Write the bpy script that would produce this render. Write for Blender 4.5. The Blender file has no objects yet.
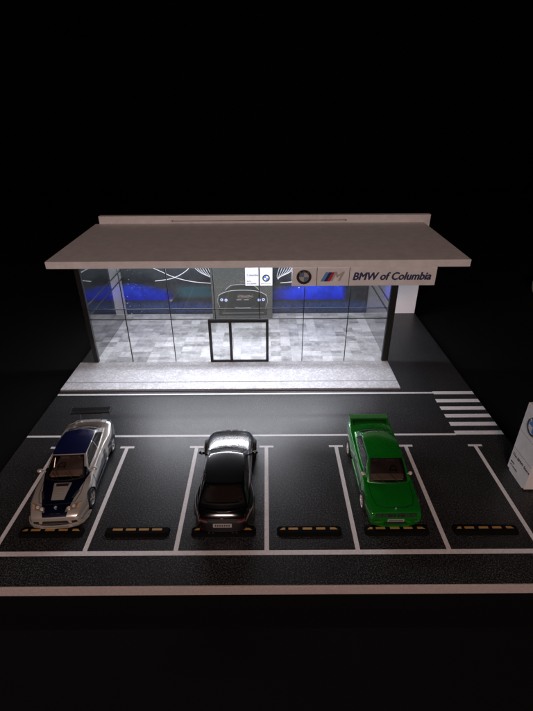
import bpy, bmesh, math, random
from mathutils import Vector, Matrix
from mathutils.bvhtree import BVHTree
random.seed(4)
U = 0.01            # everything below is written in centimetres of the model
SC = bpy.context.scene
COL = SC.collection

# ------------------------------------------------------------------ camera
pit, yaw, rol = math.radians(28.948), math.radians(-0.02), math.radians(-0.355)
fw = Vector((math.sin(yaw)*math.cos(pit), math.cos(yaw)*math.cos(pit), -math.sin(pit)))
rt = Vector((math.cos(yaw), -math.sin(yaw), 0)); up = rt.cross(fw)
r2 = rt*math.cos(rol) + up*math.sin(rol); u2 = -rt*math.sin(rol) + up*math.cos(rol)
cd = bpy.data.cameras.new('camera'); cam = bpy.data.objects.new('camera', cd); COL.objects.link(cam)
cam.matrix_world = Matrix(((r2.x, u2.x, -fw.x, 0.046*U), (r2.y, u2.y, -fw.y, -12.603*U), (r2.z, u2.z, -fw.z, 16.805*U), (0, 0, 0, 1)))
cd.sensor_fit = 'VERTICAL'; cd.sensor_height = 24; cd.lens = 439.1/711*24
cd.clip_start = 0.005; cd.clip_end = 50
SC.camera = cam
# ------------------------------------------------------------------ world, lamps, exposure
w = bpy.data.worlds.new('World'); SC.world = w; w.use_nodes = True
w.node_tree.nodes['Background'].inputs[0].default_value = (0.6, 0.4, 0.4, 1)
w.node_tree.nodes['Background'].inputs[1].default_value = 0.0015
def area(name, loc, target, sx, sy, power, color):
    l = bpy.data.lights.new(name, 'AREA'); l.shape = 'RECTANGLE'; l.size = sx*U; l.size_y = sy*U
    l.energy = power; l.color = color
    o = bpy.data.objects.new(name, l); COL.objects.link(o); o.location = Vector(loc)*U
    o.rotation_euler = (Vector(target)-Vector(loc)).to_track_quat('-Z', 'Y').to_euler()
    return o
WARM = area('room_lamp', (-6, -57, 39), (0, 8, 3), 16, 12, 2.2, (1.0, 0.72, 0.64))
LED = area('led_strip_light', (-2.2, 17.30, 7.55), (-2.2, 14.4, 0), 16, 0.5, 0.28, (0.91, 0.92, 1.0))
FILL = area('rear_fill_light', (-2.0, 21.5, 7.6), (-2.0, 23.6, 0), 22, 0.5, 0.15, (0.90, 0.93, 1.0))  # added fill light that brightens the back wall; no fixture hangs there
SC.view_settings.view_transform = 'Standard'; SC.view_settings.look = 'None'
SC.view_settings.gamma = 1; SC.view_settings.exposure = 0

# ------------------------------------------------------------------ materials
def mat(name, col=(.5,.5,.5), rough=.5, metal=0, coat=0, spec=.5, emis=None, es=0, trans=0):
    m = bpy.data.materials.new(name); m.use_nodes = True
    b = m.node_tree.nodes['Principled BSDF']
    b.inputs['Base Color'].default_value = (*col, 1); b.inputs['Roughness'].default_value = rough
    b.inputs['Metallic'].default_value = metal; b.inputs['Coat Weight'].default_value = coat
    b.inputs['Coat Roughness'].default_value = .13
    b.inputs['Specular IOR Level'].default_value = spec
    if emis: b.inputs['Emission Color'].default_value = (*emis, 1); b.inputs['Emission Strength'].default_value = es
    return m
class NT:
    def __init__(s, m): s.t = m.node_tree; s.n = s.t.nodes; s.l = s.t.links; s.b = s.n['Principled BSDF']
    def add(s, typ, ins=None, **kw):
        n = s.n.new(typ)
        for k, v in kw.items(): setattr(n, k, v)
        for k, v in (ins or {}).items():
            if isinstance(v, bpy.types.NodeSocket): s.l.new(v, n.inputs[k])
            else: n.inputs[k].default_value = v
        return n
    def cm(s):          # object coordinates in centimetres
        tc = s.add('ShaderNodeTexCoord')
        return s.add('ShaderNodeVectorMath', {0: tc.outputs['Object'], 'Scale': 100.0}, operation='SCALE').outputs[0]
    def m(s, op, a, b=0.0, c=0.0, clamp=False):
        return s.add('ShaderNodeMath', {0: a, 1: b, 2: c}, operation=op, use_clamp=clamp).outputs[0]
    def mix(s, f, a, b):
        n = s.n.new('ShaderNodeMix'); n.data_type = 'RGBA'
        for i, v in ((0, f), (6, a), (7, b)):
            if isinstance(v, bpy.types.NodeSocket): s.l.new(v, n.inputs[i])
            else: n.inputs[i].default_value = v if i == 0 else (*v, 1)
        return n.outputs[2]
    def noise(s, vec, scale, detail=3, rough=.5):
        return s.add('ShaderNodeTexNoise', {'Vector': vec, 'Scale': scale, 'Detail': detail, 'Roughness': rough}).outputs['Fac']
    def ramp(s, f, lo, hi):
        return s.add('ShaderNodeMapRange', {'Value': f, 'From Min': lo, 'From Max': hi, 'To Min': 0.0, 'To Max': 1.0}).outputs[0]
    def bump(s, h, strength, dist):
        n = s.add('ShaderNodeBump', {'Height': h, 'Strength': strength, 'Distance': dist}); s.l.new(n.outputs[0], s.b.inputs['Normal'])
    def base(s, c): s.l.new(c, s.b.inputs['Base Color'])

def asphalt():
    m = mat('asphalt_print', rough=.42, spec=.38); t = NT(m); v = t.cm()
    a = t.noise(v, 15, 2, .6); b = t.noise(v, .5, 3, .6); c = t.noise(v, 23, 1, .5); d = t.noise(v, 3.0, 4, .7)
    f = t.m('ADD', t.m('MULTIPLY', t.ramp(a, .50, .66), .65), t.m('MULTIPLY', t.ramp(c, .52, .68), .5), clamp=True)
    col = t.mix(f, (.0045, .0045, .005), (.115, .115, .12))
    col = t.mix(t.m('MULTIPLY', t.ramp(b, .35, .65), .35), col, (.012, .012, .013))
    t.base(col)
    t.l.new(t.m('MULTIPLY_ADD', d, .25, .25), t.b.inputs['Roughness'])
    t.bump(f, .12, .0002)
    return m
def paint_white():
    m = mat('road_line_print', (.75,.73,.74), .5); t = NT(m); v = t.cm()
    t.base(t.mix(t.ramp(t.noise(v, 7, 4, .7), .3, .7), (.62,.61,.62), (.8,.79,.8))); return m
def foam(name='foam_board', a=(.66,.65,.65), b=(.80,.79,.79)):
    m = mat(name, a, .6); t = NT(m); v = t.cm()
    t.base(t.mix(t.ramp(t.noise(v, 1.3, 5, .7), .3, .7), a, b)); t.bump(t.noise(v, 18, 3), .25, .0003); return m
def foam_edge():
    m = mat('foam_board_edge', (.7,.62,.6), .7); t = NT(m); v = t.cm()
    t.base(t.mix(t.ramp(t.noise(v, 12, 4, .8), .35, .65), (.42,.36,.34), (.54,.48,.46))); t.bump(t.noise(v, 30, 2), .5, .0004); return m
def marble():
    m = mat('pavement_print', rough=.5); t = NT(m); v = t.cm()
    a = t.noise(v, 1.2, 6, .72); b = t.noise(v, 3.2, 5, .75)
    vv = t.m('ABSOLUTE', t.m('SUBTRACT', b, .5)); vein = t.ramp(vv, .0, .05)
    col = t.mix(t.ramp(a, .3, .7), (.47,.47,.49), (.68,.68,.71))
    t.base(t.mix(vein, (.34,.34,.36), col)); return m
def tiles():
    m = mat('floor_tiles', rough=.3); t = NT(m); v = t.cm()
    def br(w_, h_, off, lo, hi, ms):
        n = t.add('ShaderNodeTexBrick', {'Vector': v, 'Color1': (lo,lo,lo,1), 'Color2': (hi,hi,hi*1.02,1), 'Mortar': (.12,.12,.12,1), 'Scale': 1.0,
            'Mortar Size': ms, 'Mortar Smooth': .2, 'Bias': 0.0, 'Brick Width': w_, 'Row Height': h_}); n.offset = off; return n.outputs['Color']
    c = t.mix(.5, br(.80, .86, .0, .05, .40, .012), br(1.6, .43, .5, .12, .34, .0))
    n = t.noise(v, 1.9, 6, .75); n2 = t.noise(v, 7, 4, .7)
    c = t.mix(t.m('MULTIPLY', t.ramp(n, .44, .66), .42), c, (.44,.44,.45))
    c = t.mix(t.m('MULTIPLY', t.ramp(n2, .5, .72), .45), c, (.06,.06,.06))
    t.base(c); return m
def mural():            # printed picture on the back wall; local x along the wall, z up
    m = mat('mural_print', rough=.35); t = NT(m); v = t.cm()
    s = t.add('ShaderNodeSeparateXYZ', {0: v}); x, z = s.outputs[0], s.outputs[2]
    n = t.noise(v, 1.1, 5, .7); nf = t.noise(v, 7, 4, .7)
    col = t.mix(t.ramp(n, .3, .7), (.006,.008,.011), (.034,.039,.043))
    # lower reflection band
    lo = t.m('MULTIPLY', t.ramp(z, 1.45, .9), t.ramp(z, .05, .5))
    lo = t.m('MULTIPLY', lo, t.ramp(nf, .35, .6))
    col = t.mix(t.m('MULTIPLY', lo, .8), col, (.03,.06,.19))
    # upper teal haze
    col = t.mix(t.m('MULTIPLY', t.ramp(z, 3.4, 5.2), .5), col, (.10,.12,.13))
    # left blue wedge: z above 1.45, top slants
    def band(x0, x1, xs, zt0, slope):
        top = t.m('SUBTRACT', zt0, t.m('MULTIPLY', t.m('ABSOLUTE', t.m('SUBTRACT', x, xs)), slope))
        a = t.ramp(t.m('SUBTRACT', top, z), 0.0, .55)
        b = t.ramp(t.m('SUBTRACT', z, 1.42), 0.0, .07)
        c = t.m('MULTIPLY', t.ramp(x, x0, x0+2.6), t.ramp(x, x1, x1-.5))
        return t.m('MULTIPLY', t.m('MULTIPLY', a, b), c)
    b1 = band(-14.0, -6.6, -10.3, 3.35, .24)
    b2 = band(2.0, 9.54, 7.2, 3.4, .16)
    cy = t.mix(t.ramp(z, 1.4, 2.9), (.010,.016,.42), (.02,.06,.62))
    col = t.mix(b1, col, t.mix(t.ramp(n, .3, .75), (.008,.012,.10), cy))
    col = t.mix(b2, col, t.mix(t.ramp(n, .2, .6), (.010,.014,.16), cy))
    # teal band in the middle
    mid = t.m('MULTIPLY', t.m('MULTIPLY', t.ramp(x, -6.6, -5.6), t.ramp(x, 3.0, 2.0)), t.m('MULTIPLY', t.ramp(z, 1.6, 1.9), t.ramp(z, 3.0, 2.6)))
    col = t.mix(t.m('MULTIPLY', mid, .7), col, (.02,.07,.09))
    # stars
    vo = t.add('ShaderNodeTexVoronoi', {'Vector': v, 'Scale': 1.1}); d = vo.outputs['Distance']
    st = t.m('MULTIPLY', t.ramp(d, .085, .045), t.ramp(t.noise(v, .45, 2), .5, .62))
    col = t.mix(st, col, (.85,.88,.95))
    vo2 = t.add('ShaderNodeTexVoronoi', {'Vector': v, 'Scale': 4.0})
    st2 = t.m('MULTIPLY', t.ramp(vo2.outputs['Distance'], .19, .08), t.ramp(x, -9.0, -12.0))
    col = t.mix(st2, col, (.8,.83,.95))
    t.base(col); return m
def feature_print():
    m = mat('feature_wall_print', rough=.5); t = NT(m); v = t.cm()
    t.base(t.mix(t.ramp(t.noise(v, 9, 4, .8), .3, .7), (.028,.031,.028), (.085,.09,.083))); return m
def siding():
    m = mat('white_siding_print', rough=.5); t = NT(m); v = t.cm()
    s = t.add('ShaderNodeSeparateXYZ', {0: v})
    k = t.m('FRACT', t.m('MULTIPLY', t.m('ADD', s.outputs[0], t.m('MULTIPLY', s.outputs[2], .9)), 3.2))
    t.base(t.mix(t.ramp(k, .0, .12), (.76,.76,.80), (.88,.88,.92))); return m
def clear_glass(name, r0, tint=(1,1,1), rough=.0, power=5.0):
    """thin clear sheet: see-through with a mirror reflection that grows towards grazing view"""
    m = bpy.data.materials.new(name); m.use_nodes = True; nt = m.node_tree; nt.nodes.clear(); N = nt.nodes.new; K = nt.links.new
    o = N('ShaderNodeOutputMaterial'); mx = N('ShaderNodeMixShader'); tr = N('ShaderNodeBsdfTransparent'); gl = N('ShaderNodeBsdfGlossy')
    g = N('ShaderNodeNewGeometry'); d = N('ShaderNodeVectorMath'); d.operation = 'DOT_PRODUCT'; K(g.outputs['Normal'], d.inputs[0]); K(g.outputs['Incoming'], d.inputs[1])
    def M(op, a, b, c=0.0):
        n = N('ShaderNodeMath'); n.operation = op
        for k, v in enumerate((a, b, c)):
            if isinstance(v, bpy.types.NodeSocket): K(v, n.inputs[k])
            else: n.inputs[k].default_value = v
        return n.outputs[0]
    f = M('POWER', M('SUBTRACT', 1.0, M('ABSOLUTE', d.outputs['Value'], 0)), power)
    K(M('MULTIPLY_ADD', f, 1-r0, r0), mx.inputs[0])
    tr.inputs[0].default_value = (*tint, 1); gl.inputs['Roughness'].default_value = rough; gl.inputs[0].default_value = (1,1,1,1)
    K(tr.outputs[0], mx.inputs[1]); K(gl.outputs[0], mx.inputs[2]); K(mx.outputs[0], o.inputs[0])
    return m
def car_paint(name, col, metal=.35, rough=.3, flake=.25):
    m = mat(name, col, rough, metal, coat=1); t = NT(m); v = t.cm()
    n = t.noise(v, 2.2, 3, .6); d = tuple(c*.93 for c in col); l = tuple(min(1, c*1.07) for c in col)
    t.base(t.mix(t.ramp(n, .35, .65), d, l)); return m
def race_paint():       # silver body, dark blue centre stripe on the bonnet and blue flanks
    m = mat('silver_blue_paint', rough=.26, metal=.55, coat=1); t = NT(m); v = t.cm()
    s = t.add('ShaderNodeSeparateXYZ', {0: v}); x, y, z = s.outputs
    ax = t.m('ABSOLUTE', x)
    wid = t.m('ADD', .60, t.m('MULTIPLY', t.m('ADD', y, 3.1), .26))         # stripe widens to the windscreen
    stripe = t.m('MULTIPLY', t.ramp(t.m('SUBTRACT', wid, ax), 0, .015), t.m('MULTIPLY', t.ramp(y, -1.0, -1.02), t.ramp(z, .60, .62)))
    vent_w = t.m('ADD', .30, t.m('MULTIPLY', t.m('ADD', y, 2.62), .14))
    vent = t.m('MULTIPLY', t.ramp(t.m('SUBTRACT', vent_w, ax), 0, .015), t.m('MULTIPLY', t.ramp(y, -1.70, -1.72), t.ramp(y, -2.62, -2.60)))
    stripe = t.m('MULTIPLY', stripe, t.m('SUBTRACT', 1.0, vent))
    # flanks: blue low behind the front wheel and a diagonal sweep to the rear wheel
    sw = t.m('ADD', .84, t.m('MULTIPLY', t.m('SINE', t.m('MULTIPLY', y, 1.5)), .22))
    fl = t.m('MULTIPLY', t.ramp(t.m('SUBTRACT', sw, z), 0, .02), t.m('MULTIPLY', t.ramp(y, -2.3, -2.28), t.ramp(y, .9, .88)))
    fr = t.m('MULTIPLY', t.ramp(y, 1.15, 1.18), t.ramp(t.m('SUBTRACT', t.m('ADD', .95, t.m('MULTIPLY', t.m('SUBTRACT', y, 1.2), .25)), z), 0, .02))
    fl = t.m('MULTIPLY', t.m('MAXIMUM', fl, fr), t.ramp(ax, .9, .92))
    cap = t.m('MULTIPLY', t.ramp(z, 1.74, 1.76), t.ramp(ax, .93, .9))
    f = t.m('MAXIMUM', t.m('MAXIMUM', stripe, fl), 0.0, clamp=True)
    t.base(t.mix(f, (.60,.57,.52), (.003,.0045,.026))); return m

TRAIL = mat('trail_white', (.82,.82,.88), .5); SIDING = siding(); ASP = asphalt(); LINE = paint_white(); FOAM = foam(); EDGE = foam_edge()
BLACK = mat('black_plastic', (.012,.012,.013), .4)
BLACKF = mat('matt_black_card', (.006,.006,.007), .9, spec=.2)
CLOTH = mat('black_cloth', (.0035,.0035,.004), .95, spec=.1)
GLASS = clear_glass('showroom_acrylic', .012, (.98,.985,.99))
SIDEGL = clear_glass('side_acrylic', .07, (.99,.99,.995), 0, 3.2)
RUB = mat('tyre_rubber', (.015,.015,.016), .65)
CHR = mat('bright_silver', (.72,.71,.70), .22, .9)
DARKM = mat('dark_well', (.006,.006,.006), .8)
TRIM = mat('window_rubber', (.004,.004,.004), .5, spec=.2)
CARGL = clear_glass('car_window_tint', .05, (.62,.58,.56), .02)
CARGLD = clear_glass('car_window_dark', .05, (.40,.39,.39), .02)
AMBER = mat('wheel_stop_yellow', (.40,.22,.055), .6)
STOPM = mat('wheel_stop_rubber', (.003,.003,.003), .9, spec=.1)
INT = mat('cabin_trim', (.16,.12,.105), .6)
RIM = mat('wheel_silver', (.72,.70,.68), .25, .35, coat=1)
TAN = mat('tan_dashboard', (.62,.45,.33), .55)
LAMPW = mat('headlamp_lens', (.75,.72,.68), .12, .3, coat=1)
HOUS = mat('lamp_housing', (.46,.38,.31), .2, .6, coat=1)
LAMPD = mat('smoked_lens', (.05,.06,.05), .1, .3, coat=1)
ORANGE = mat('indicator_orange', (.50,.30,.18), .3, coat=1)
REDL = mat('tail_lamp_red', (.07,.006,.006), .15, coat=1)
PLATE = mat('number_plate_white', (.34,.33,.32), .5)
INK = mat('ink_navy', (.03,.04,.11), .5)
INKG = mat('ink_grey', (.25,.25,.26), .5)
INKB = mat('ink_black', (.012,.012,.015), .4)
WHITE = mat('card_white', (.62,.62,.65), .5)
BLUE = mat('roundel_blue', (.03,.16,.50), .4)
LBLUE = mat('stripe_light_blue', (.12,.27,.55), .4)
NAVY = mat('stripe_navy', (.02,.03,.14), .4)
RED = mat('stripe_red', (.55,.02,.03), .4)
MUTE = mat('badge_blue_grey', (.13,.17,.26), .4)
SILV = mat('letter_silver', (.42,.40,.38), .4)

# ------------------------------------------------------------------ helpers
def box(bm, x0, x1, y0, y1, z0, z1, bev=0, rz=0):
    r = bmesh.ops.create_cube(bm, size=1); vs = r['verts']
    for v in vs: v.co = Vector(((x0+x1)/2+v.co.x*(x1-x0), (y0+y1)/2+v.co.y*(y1-y0), (z0+z1)/2+v.co.z*(z1-z0)))
    if bev:
        es = {e for v in vs for e in v.link_edges}
        bmesh.ops.bevel(bm, geom=list(es), offset=bev, segments=2, affect='EDGES', profile=.5)
def prism(bm, pts, axis, a, b):
    """outline pts (2D) extruded along axis from a to b"""
    def P(p, t):
        return {'x': (t, p[0], p[1]), 'y': (p[0], t, p[1]), 'z': (p[0], p[1], t)}[axis]
    A = [bm.verts.new(P(p, a)) for p in pts]; B = [bm.verts.new(P(p, b)) for p in pts]
    n = len(pts); bm.faces.new(A); bm.faces.new(B[::-1])
    for i in range(n): bm.faces.new((A[i], A[(i+1) % n], B[(i+1) % n], B[i]))
def tube(bm, path, r, n=8, closed=False):
    path = [Vector(p) for p in path]; rings = []; N = len(path)
    for i, p in enumerate(path):
        a = path[(i-1) % N] if (closed or i) else p; b = path[(i+1) % N] if (closed or i < N-1) else p
        d = (b-a).normalized(); s = Vector((0,0,1)) if abs(d.z) < .9 else Vector((1,0,0))
        u = d.cross(s).normalized(); q = d.cross(u)
        rings.append([bm.verts.new(p+(u*math.cos(2*math.pi*k/n)+q*math.sin(2*math.pi*k/n))*r) for k in range(n)])
    for i in range(N if closed else N-1):
        A, B = rings[i], rings[(i+1) % N]
        for k in range(n): bm.faces.new((A[k], A[(k+1) % n], B[(k+1) % n], B[k]))
    if not closed: bm.faces.new(rings[0]); bm.faces.new(rings[-1][::-1])
def lathe_x(bm, prof, n=40, close=False):
    """profile (x, r) spun about the x axis"""
    rings = [[bm.verts.new((x, r*math.cos(2*math.pi*k/n), r*math.sin(2*math.pi*k/n))) for k in range(n)] if r > 1e-6 else [bm.verts.new((x, 0, 0))] for x, r in prof]
    for i in range(len(prof) if close else len(prof)-1):
        A, B = rings[i], rings[(i+1) % len(prof)]
        for k in range(n):
            if len(A) == 1 and len(B) == 1: continue
            if len(A) == 1: bm.faces.new((A[0], B[(k+1) % n], B[k]))
            elif len(B) == 1: bm.faces.new((A[k], A[(k+1) % n], B[0]))
            else: bm.faces.new((A[k], A[(k+1) % n], B[(k+1) % n], B[k]))
def obj(name, bm, mats, parent=None, loc=None, smooth=False, angle=35):
    bmesh.ops.recalc_face_normals(bm, faces=bm.faces[:])
    for v in bm.verts: v.co *= U
    me = bpy.data.meshes.new(name); bm.to_mesh(me); bm.free()
    for m in (mats if isinstance(mats, (list, tuple)) else [mats]): me.materials.append(m)
    o = bpy.data.objects.new(name, me); COL.objects.link(o); o.parent = parent
    if loc: o.location = Vector(loc)*U
    if smooth:
        for p in me.polygons: p.use_smooth = True
        try: me.set_sharp_from_angle(angle=math.radians(angle))
        except Exception: pass
    return o
def thing(name, label, cat, loc=(0,0,0), rz=0, group=None):
    o = bpy.data.objects.new(name, None); COL.objects.link(o); o.empty_display_size = .01
    o.location = Vector(loc)*U; o.rotation_euler = (0, 0, rz); o['label'] = label; o['category'] = cat
    if group: o['group'] = group
    return o
def tag(o, label, cat, group=None):
    o['label'] = label; o['category'] = cat
    if group: o['group'] = group
    return o
def struct(o): o['kind'] = 'structure'; return o
def text_bm(txt, size, shear=0, bold=0, depth=.01, align='LEFT', space=1.0):
    c = bpy.data.curves.new('t', 'FONT'); c.body = txt; c.size = size; c.shear = shear; c.extrude = depth/2
    c.align_x = align; c.align_y = 'CENTER'; c.resolution_u = 4; c.space_character = space
    o = bpy.data.objects.new('t', c); COL.objects.link(o); dg = bpy.context.evaluated_depsgraph_get(); dg.update()
    me = bpy.data.meshes.new_from_object(o.evaluated_get(dg)); bm = bmesh.new(); bm.from_mesh(me)
    bpy.data.objects.remove(o); bpy.data.meshes.remove(me); bpy.data.curves.remove(c)
    if bold:                                        # heavier strokes from shifted copies
        src = bm.copy()
        for k, (dx, dy) in enumerate(((1, 0), (-1, 0), (0, .6), (0, -.6), (.7, .4), (-.7, -.4))):
            t = src.copy(); xf(t, Matrix.Translation((dx*bold, dy*bold, -.0006*(k+1)))); join(bm, t)
        src.free()
    return bm
def xf(bm, M):
    bmesh.ops.transform(bm, matrix=M, verts=bm.verts[:]); return bm
def join(bm, other):
    me = bpy.data.meshes.new('j'); other.to_mesh(me); other.free(); bm.from_mesh(me); bpy.data.meshes.remove(me)
def disc(bm, r, h, n=40, r_in=0, a0=0, a1=2*math.pi, z=0):
    full = abs(a1-a0-2*math.pi) < 1e-6; k = n if full else n+1
    A = [a0+(a1-a0)*i/n for i in range(k)]
    if r_in == 0 and full: prism(bm, [(r*math.cos(a), r*math.sin(a)) for a in A], 'z', z, z+h)
    elif r_in == 0: prism(bm, [(0,0)]+[(r*math.cos(a), r*math.sin(a)) for a in A], 'z', z, z+h)
    else:
        rr = [[bm.verts.new((q*math.cos(a), q*math.sin(a), zz)) for a in A] for q, zz in ((r_in, z), (r, z), (r, z+h), (r_in, z+h))]
        for j in range(4):
            P, Q = rr[j], rr[(j+1) % 4]
            for i in range(n if full else n): bm.faces.new((P[i], P[(i+1) % k], Q[(i+1) % k], Q[i]))
def roundel(parent, M, r, muted=False, letters=True):
    """round badge: dark ring, pale rim, quartered centre; M places it (local x right, y up, z out)"""
    b = bmesh.new(); disc(b, r, .02, r_in=r*.66); o = obj('badge_ring', xf(b, M), INKB, parent)
    b = bmesh.new(); disc(b, r*1.03, .024, r_in=r*.96); disc(b, r*.69, .026, r_in=r*.64); obj('badge_rim', xf(b, M), CHR, o)
    b = bmesh.new()
    disc(b, r*.65, .018, 12, 0, 0, math.pi/2); disc(b, r*.65, .018, 12, 0, math.pi, 1.5*math.pi); obj('badge_white', xf(b, M), SILV if muted else WHITE, o)
    b = bmesh.new()
    disc(b, r*.65, .018, 12, 0, math.pi/2, math.pi); disc(b, r*.65, .018, 12, 0, 1.5*math.pi, 2*math.pi); obj('badge_blue', xf(b, M), BLUE if not muted else MUTE, o)
    if letters:
        b = bmesh.new()
        for ch, a in (('B', 42), ('M', 0), ('W', -42)):
            tb = text_bm(ch, r*.42, bold=r*.006, depth=.012, align='CENTER')
            xf(tb, Matrix.Rotation(math.radians(a), 4, 'Z') @ Matrix.Translation((0, r*.80, .024))); join(b, tb)
        obj('badge_letters', xf(b, M), CHR, o)
    return o
def front_M(x, y, z):   # upright, facing -y
    return Matrix.Translation((x, y, z)) @ Matrix.Rotation(math.radians(90), 4, 'X')

# ------------------------------------------------------------------ setting
b = bmesh.new(); box(b, -140, 140, -50, 120, -.66, -.56); struct(obj('table_top', b, CLOTH))
b = bmesh.new(); box(b, -140, 140, 110, 111, -.55, 120); struct(obj('backdrop', b, CLOTH))
b = bmesh.new(); box(b, -14.27, 14.16, -1.56, 26.5, -.55, -.012, .015); struct(obj('base_board', b, EDGE))
b = bmesh.new(); box(b, -14.25, 14.14, -1.50, 25.96, -.011, 0); struct(obj('asphalt', b, ASP))
L = bmesh.new(); T = .0045
def ln(x0, x1, y0, y1): box(L, x0, x1, y0, y1, .0005, T)
ln(-14.24, 14.13, -.11, .12)                                    # line closing the bays
for k in range(-3, 4):
    ln(k*4-.10, k*4+.10, .1202, 6.88); ln(k*4-.40, k*4+.40, 6.8802, 7.04)
ln(-14.24, 11.28, 7.88, 8.04); ln(-14.24, 11.4, 12.30, 12.46)
struct(obj('parking_markings', L, LINE))
L = bmesh.new()
for y in (8.12, 8.96, 9.79, 10.60, 11.44, 12.38): ln(11.282 if y != 12.38 else 11.402, 14.13, y-.19, y+.17)
struct(obj('crosswalk_markings', L, LINE))
b = bmesh.new(); box(b, -14.23, 9.29, 12.86, 16.62, .0005, .12, .01)
struct(obj('pavement', b, marble()))
b = bmesh.new(); box(b, -14.2, 9.27, 13.74, 13.79, .1205, .124); box(b, -14.235, 9.3, 12.74, 12.855, .0005, .05)  # joint line, plus a dark strip painting the shadow along the front edge
struct(obj('pavement_joint_and_shade', b, mat('joint_shade_grey', (.06,.058,.06), .8)))

# ------------------------------------------------------------------ showroom
XL, XR, YG, YB = -13.10, 9.20, 16.70, 25.96
sh = thing('showroom_building', 'white flat-roofed glass showroom glowing from inside at the rear of the car park', 'building', (-2, 21, 0))
org = Vector((-2, 21, 0))
def part(name, bm, m, parent=sh, smooth=False):
    xf(bm, Matrix.Translation(-org)) if parent is sh else xf(bm, Matrix.Translation(-org))
    return obj(name, bm, m, parent, smooth=smooth)
b = bmesh.new(); box(b, XL-.02, XR+.0, 16.64, YB-.005, .002, .06); part('floor', b, tiles())
b = bmesh.new(); box(b, -14.27, 14.16, 25.97, 26.5, -.0, 9.13, .02); bw = part('back_wall', b, FOAM)
b = bmesh.new(); box(b, -7.98, 6.92, 25.93, 25.969, 8.70, 8.73); box(b, -8.03, -7.93, 25.92, 25.969, 8.67, 8.76); box(b, 6.87, 6.97, 25.92, 25.969, 8.67, 8.76)
part('groove', b, mat('groove_dark', (.08,.06,.06), .8), bw)
b = bmesh.new(); box(b, -13.2, 9.54, 25.945, 25.968, .061, 8.2); mu = part('mural', b, mural())
b = bmesh.new(); box(b, 9.56, 14.14, 25.945, 25.968, .001, 8.2); part('siding', b, SIDING, sh)
b = bmesh.new(); box(b, -14.25, -13.22, 25.945, 25.968, .001, 8.2); part('siding', b, SIDING, sh)
# white light trails of the mural
b = bmesh.new()
def trail(pts, r=.035, n=40):
    pts = [Vector((p[0], 25.944, p[1])) for p in pts]; out = []
    for i in range(len(pts)-1):
        p0 = pts[max(i-1, 0)]; p1 = pts[i]; p2 = pts[i+1]; p3 = pts[min(i+2, len(pts)-1)]
        for k in range(10):
            t = k/10; out.append(.5*((2*p1)+(p2-p0)*t+(2*p0-5*p1+4*p2-p3)*t*t+(3*p1-p0-3*p2+p3)*t**3))
    out.append(pts[-1]); tb = bmesh.new(); tube(tb, out, r, 6)
    for v in tb.verts: v.co.y = 25.944+(v.co.y-25.944)*.08
    join(b, tb)
for sx in (1, -1):
    b = bmesh.new()
    c = lambda x: -1.85+sx*x
    trail([(c(10.6), 5.3), (c(8.4), 4.6), (c(6.6), 3.75), (c(5.0), 3.3), (c(3.2), 3.1)], .032)
    trail([(c(8.3), 3.35), (c(6.7), 3.6), (c(5.5), 4.2), (c(5.0), 4.8), (c(5.4), 5.6)], .034)
    for q in range(7): trail([(c(4.9-q*.24), 5.8), (c(4.75-q*.27), 4.9-q*.04), (c(4.1-q*.2), 4.15-q*.06), (c(3.0), 3.62-q*.03)], .028)
    trail([(c(13.0), 4.9), (c(11.0), 5.35), (c(9.0), 5.55), (c(6.0), 5.5)], .024)
    part('light_trails', b, TRAIL, mu)
# roof slab with slight fall to the back
b = bmesh.new()
ys = (15.82, 25.965); zt = (8.24, 8.50)
prism(b, [(ys[0], zt[0]-.48), (ys[1], zt[1]-.48), (ys[1], zt[1]), (ys[0], zt[0])], 'x', -14.62, 13.64)
bmesh.ops.bevel(b, geom=b.edges[:], offset=.02, segments=2, affect='EDGES')
rf = part('roof', b, FOAM)
b = bmesh.new(); box(b, -11.5, 7.5, 17.1, 17.6, 7.60, 7.70); part('light_strip', b, mat('led_tape', (.8,.8,.8), .5, emis=(.9,.94,1), es=4))
# acrylic
ZT = 7.72
b = bmesh.new(); box(b, XL+.3, XR-.35, YG-.03, YG+.03, .125, ZT); fg = part('front_glass', b, GLASS)
for x in (XL, XR):
    b = bmesh.new(); box(b, x-.03, x+.03, YG+.2, YB-.04, .062, ZT); g = part('side_glass', b, SIDEGL)
    bb = bmesh.new()
    for z in (3.66, 4.46): box(bb, x-.045, x+.045, YG+.21, YB-.05, z-.03, z+.03)
    part('glazing_bar', bb, BLACK, g)
b = bmesh.new(); box(b, XL-.05, XL+.28, YG-.1, YG+.18, .122, ZT); part('corner_post', b, BLACK)
b = bmesh.new(); box(b, XR-.35, XR+.12, YG-.1, YG+.18, .122, ZT); part('corner_post', b, BLACK)
for x, z0, z1 in ((-10.2, .125, ZT), (-6.9, .125, ZT), (-3.66, 3.7, ZT), (-.46, 3.7, ZT), (2.74, .125, ZT), (5.97, .125, ZT)):
    b = bmesh.new(); box(b, x-.024, x+.024, YG-.05, YG+.05, z0, z1); part('mullion', b, BLACK, fg)
for z in (3.66, 4.46):
    b = bmesh.new(); box(b, XL+.285, XR-.355, YG-.045, YG+.045, z-.022, z+.022); part('transom', b, BLACK, fg)
b = bmesh.new()
for x in (-4.13, -2.62, .10): box(b, x-.10, x+.10, YG-.10, YG+.09, .125, 3.50)
box(b, -4.23, .20, YG-.104, YG+.094, 3.40, 3.60); box(b, -4.225, .195, YG-.095, YG+.085, .126, .22)
dr = part('door_frame', b, BLACK)
for x0, x1 in ((-4.03, -2.72), (-2.52, 0.0)):
    b = bmesh.new(); box(b, x0, x1, YG-.075, YG-.04, .22, 3.40); part('door_pane', b, GLASS, dr)
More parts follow.
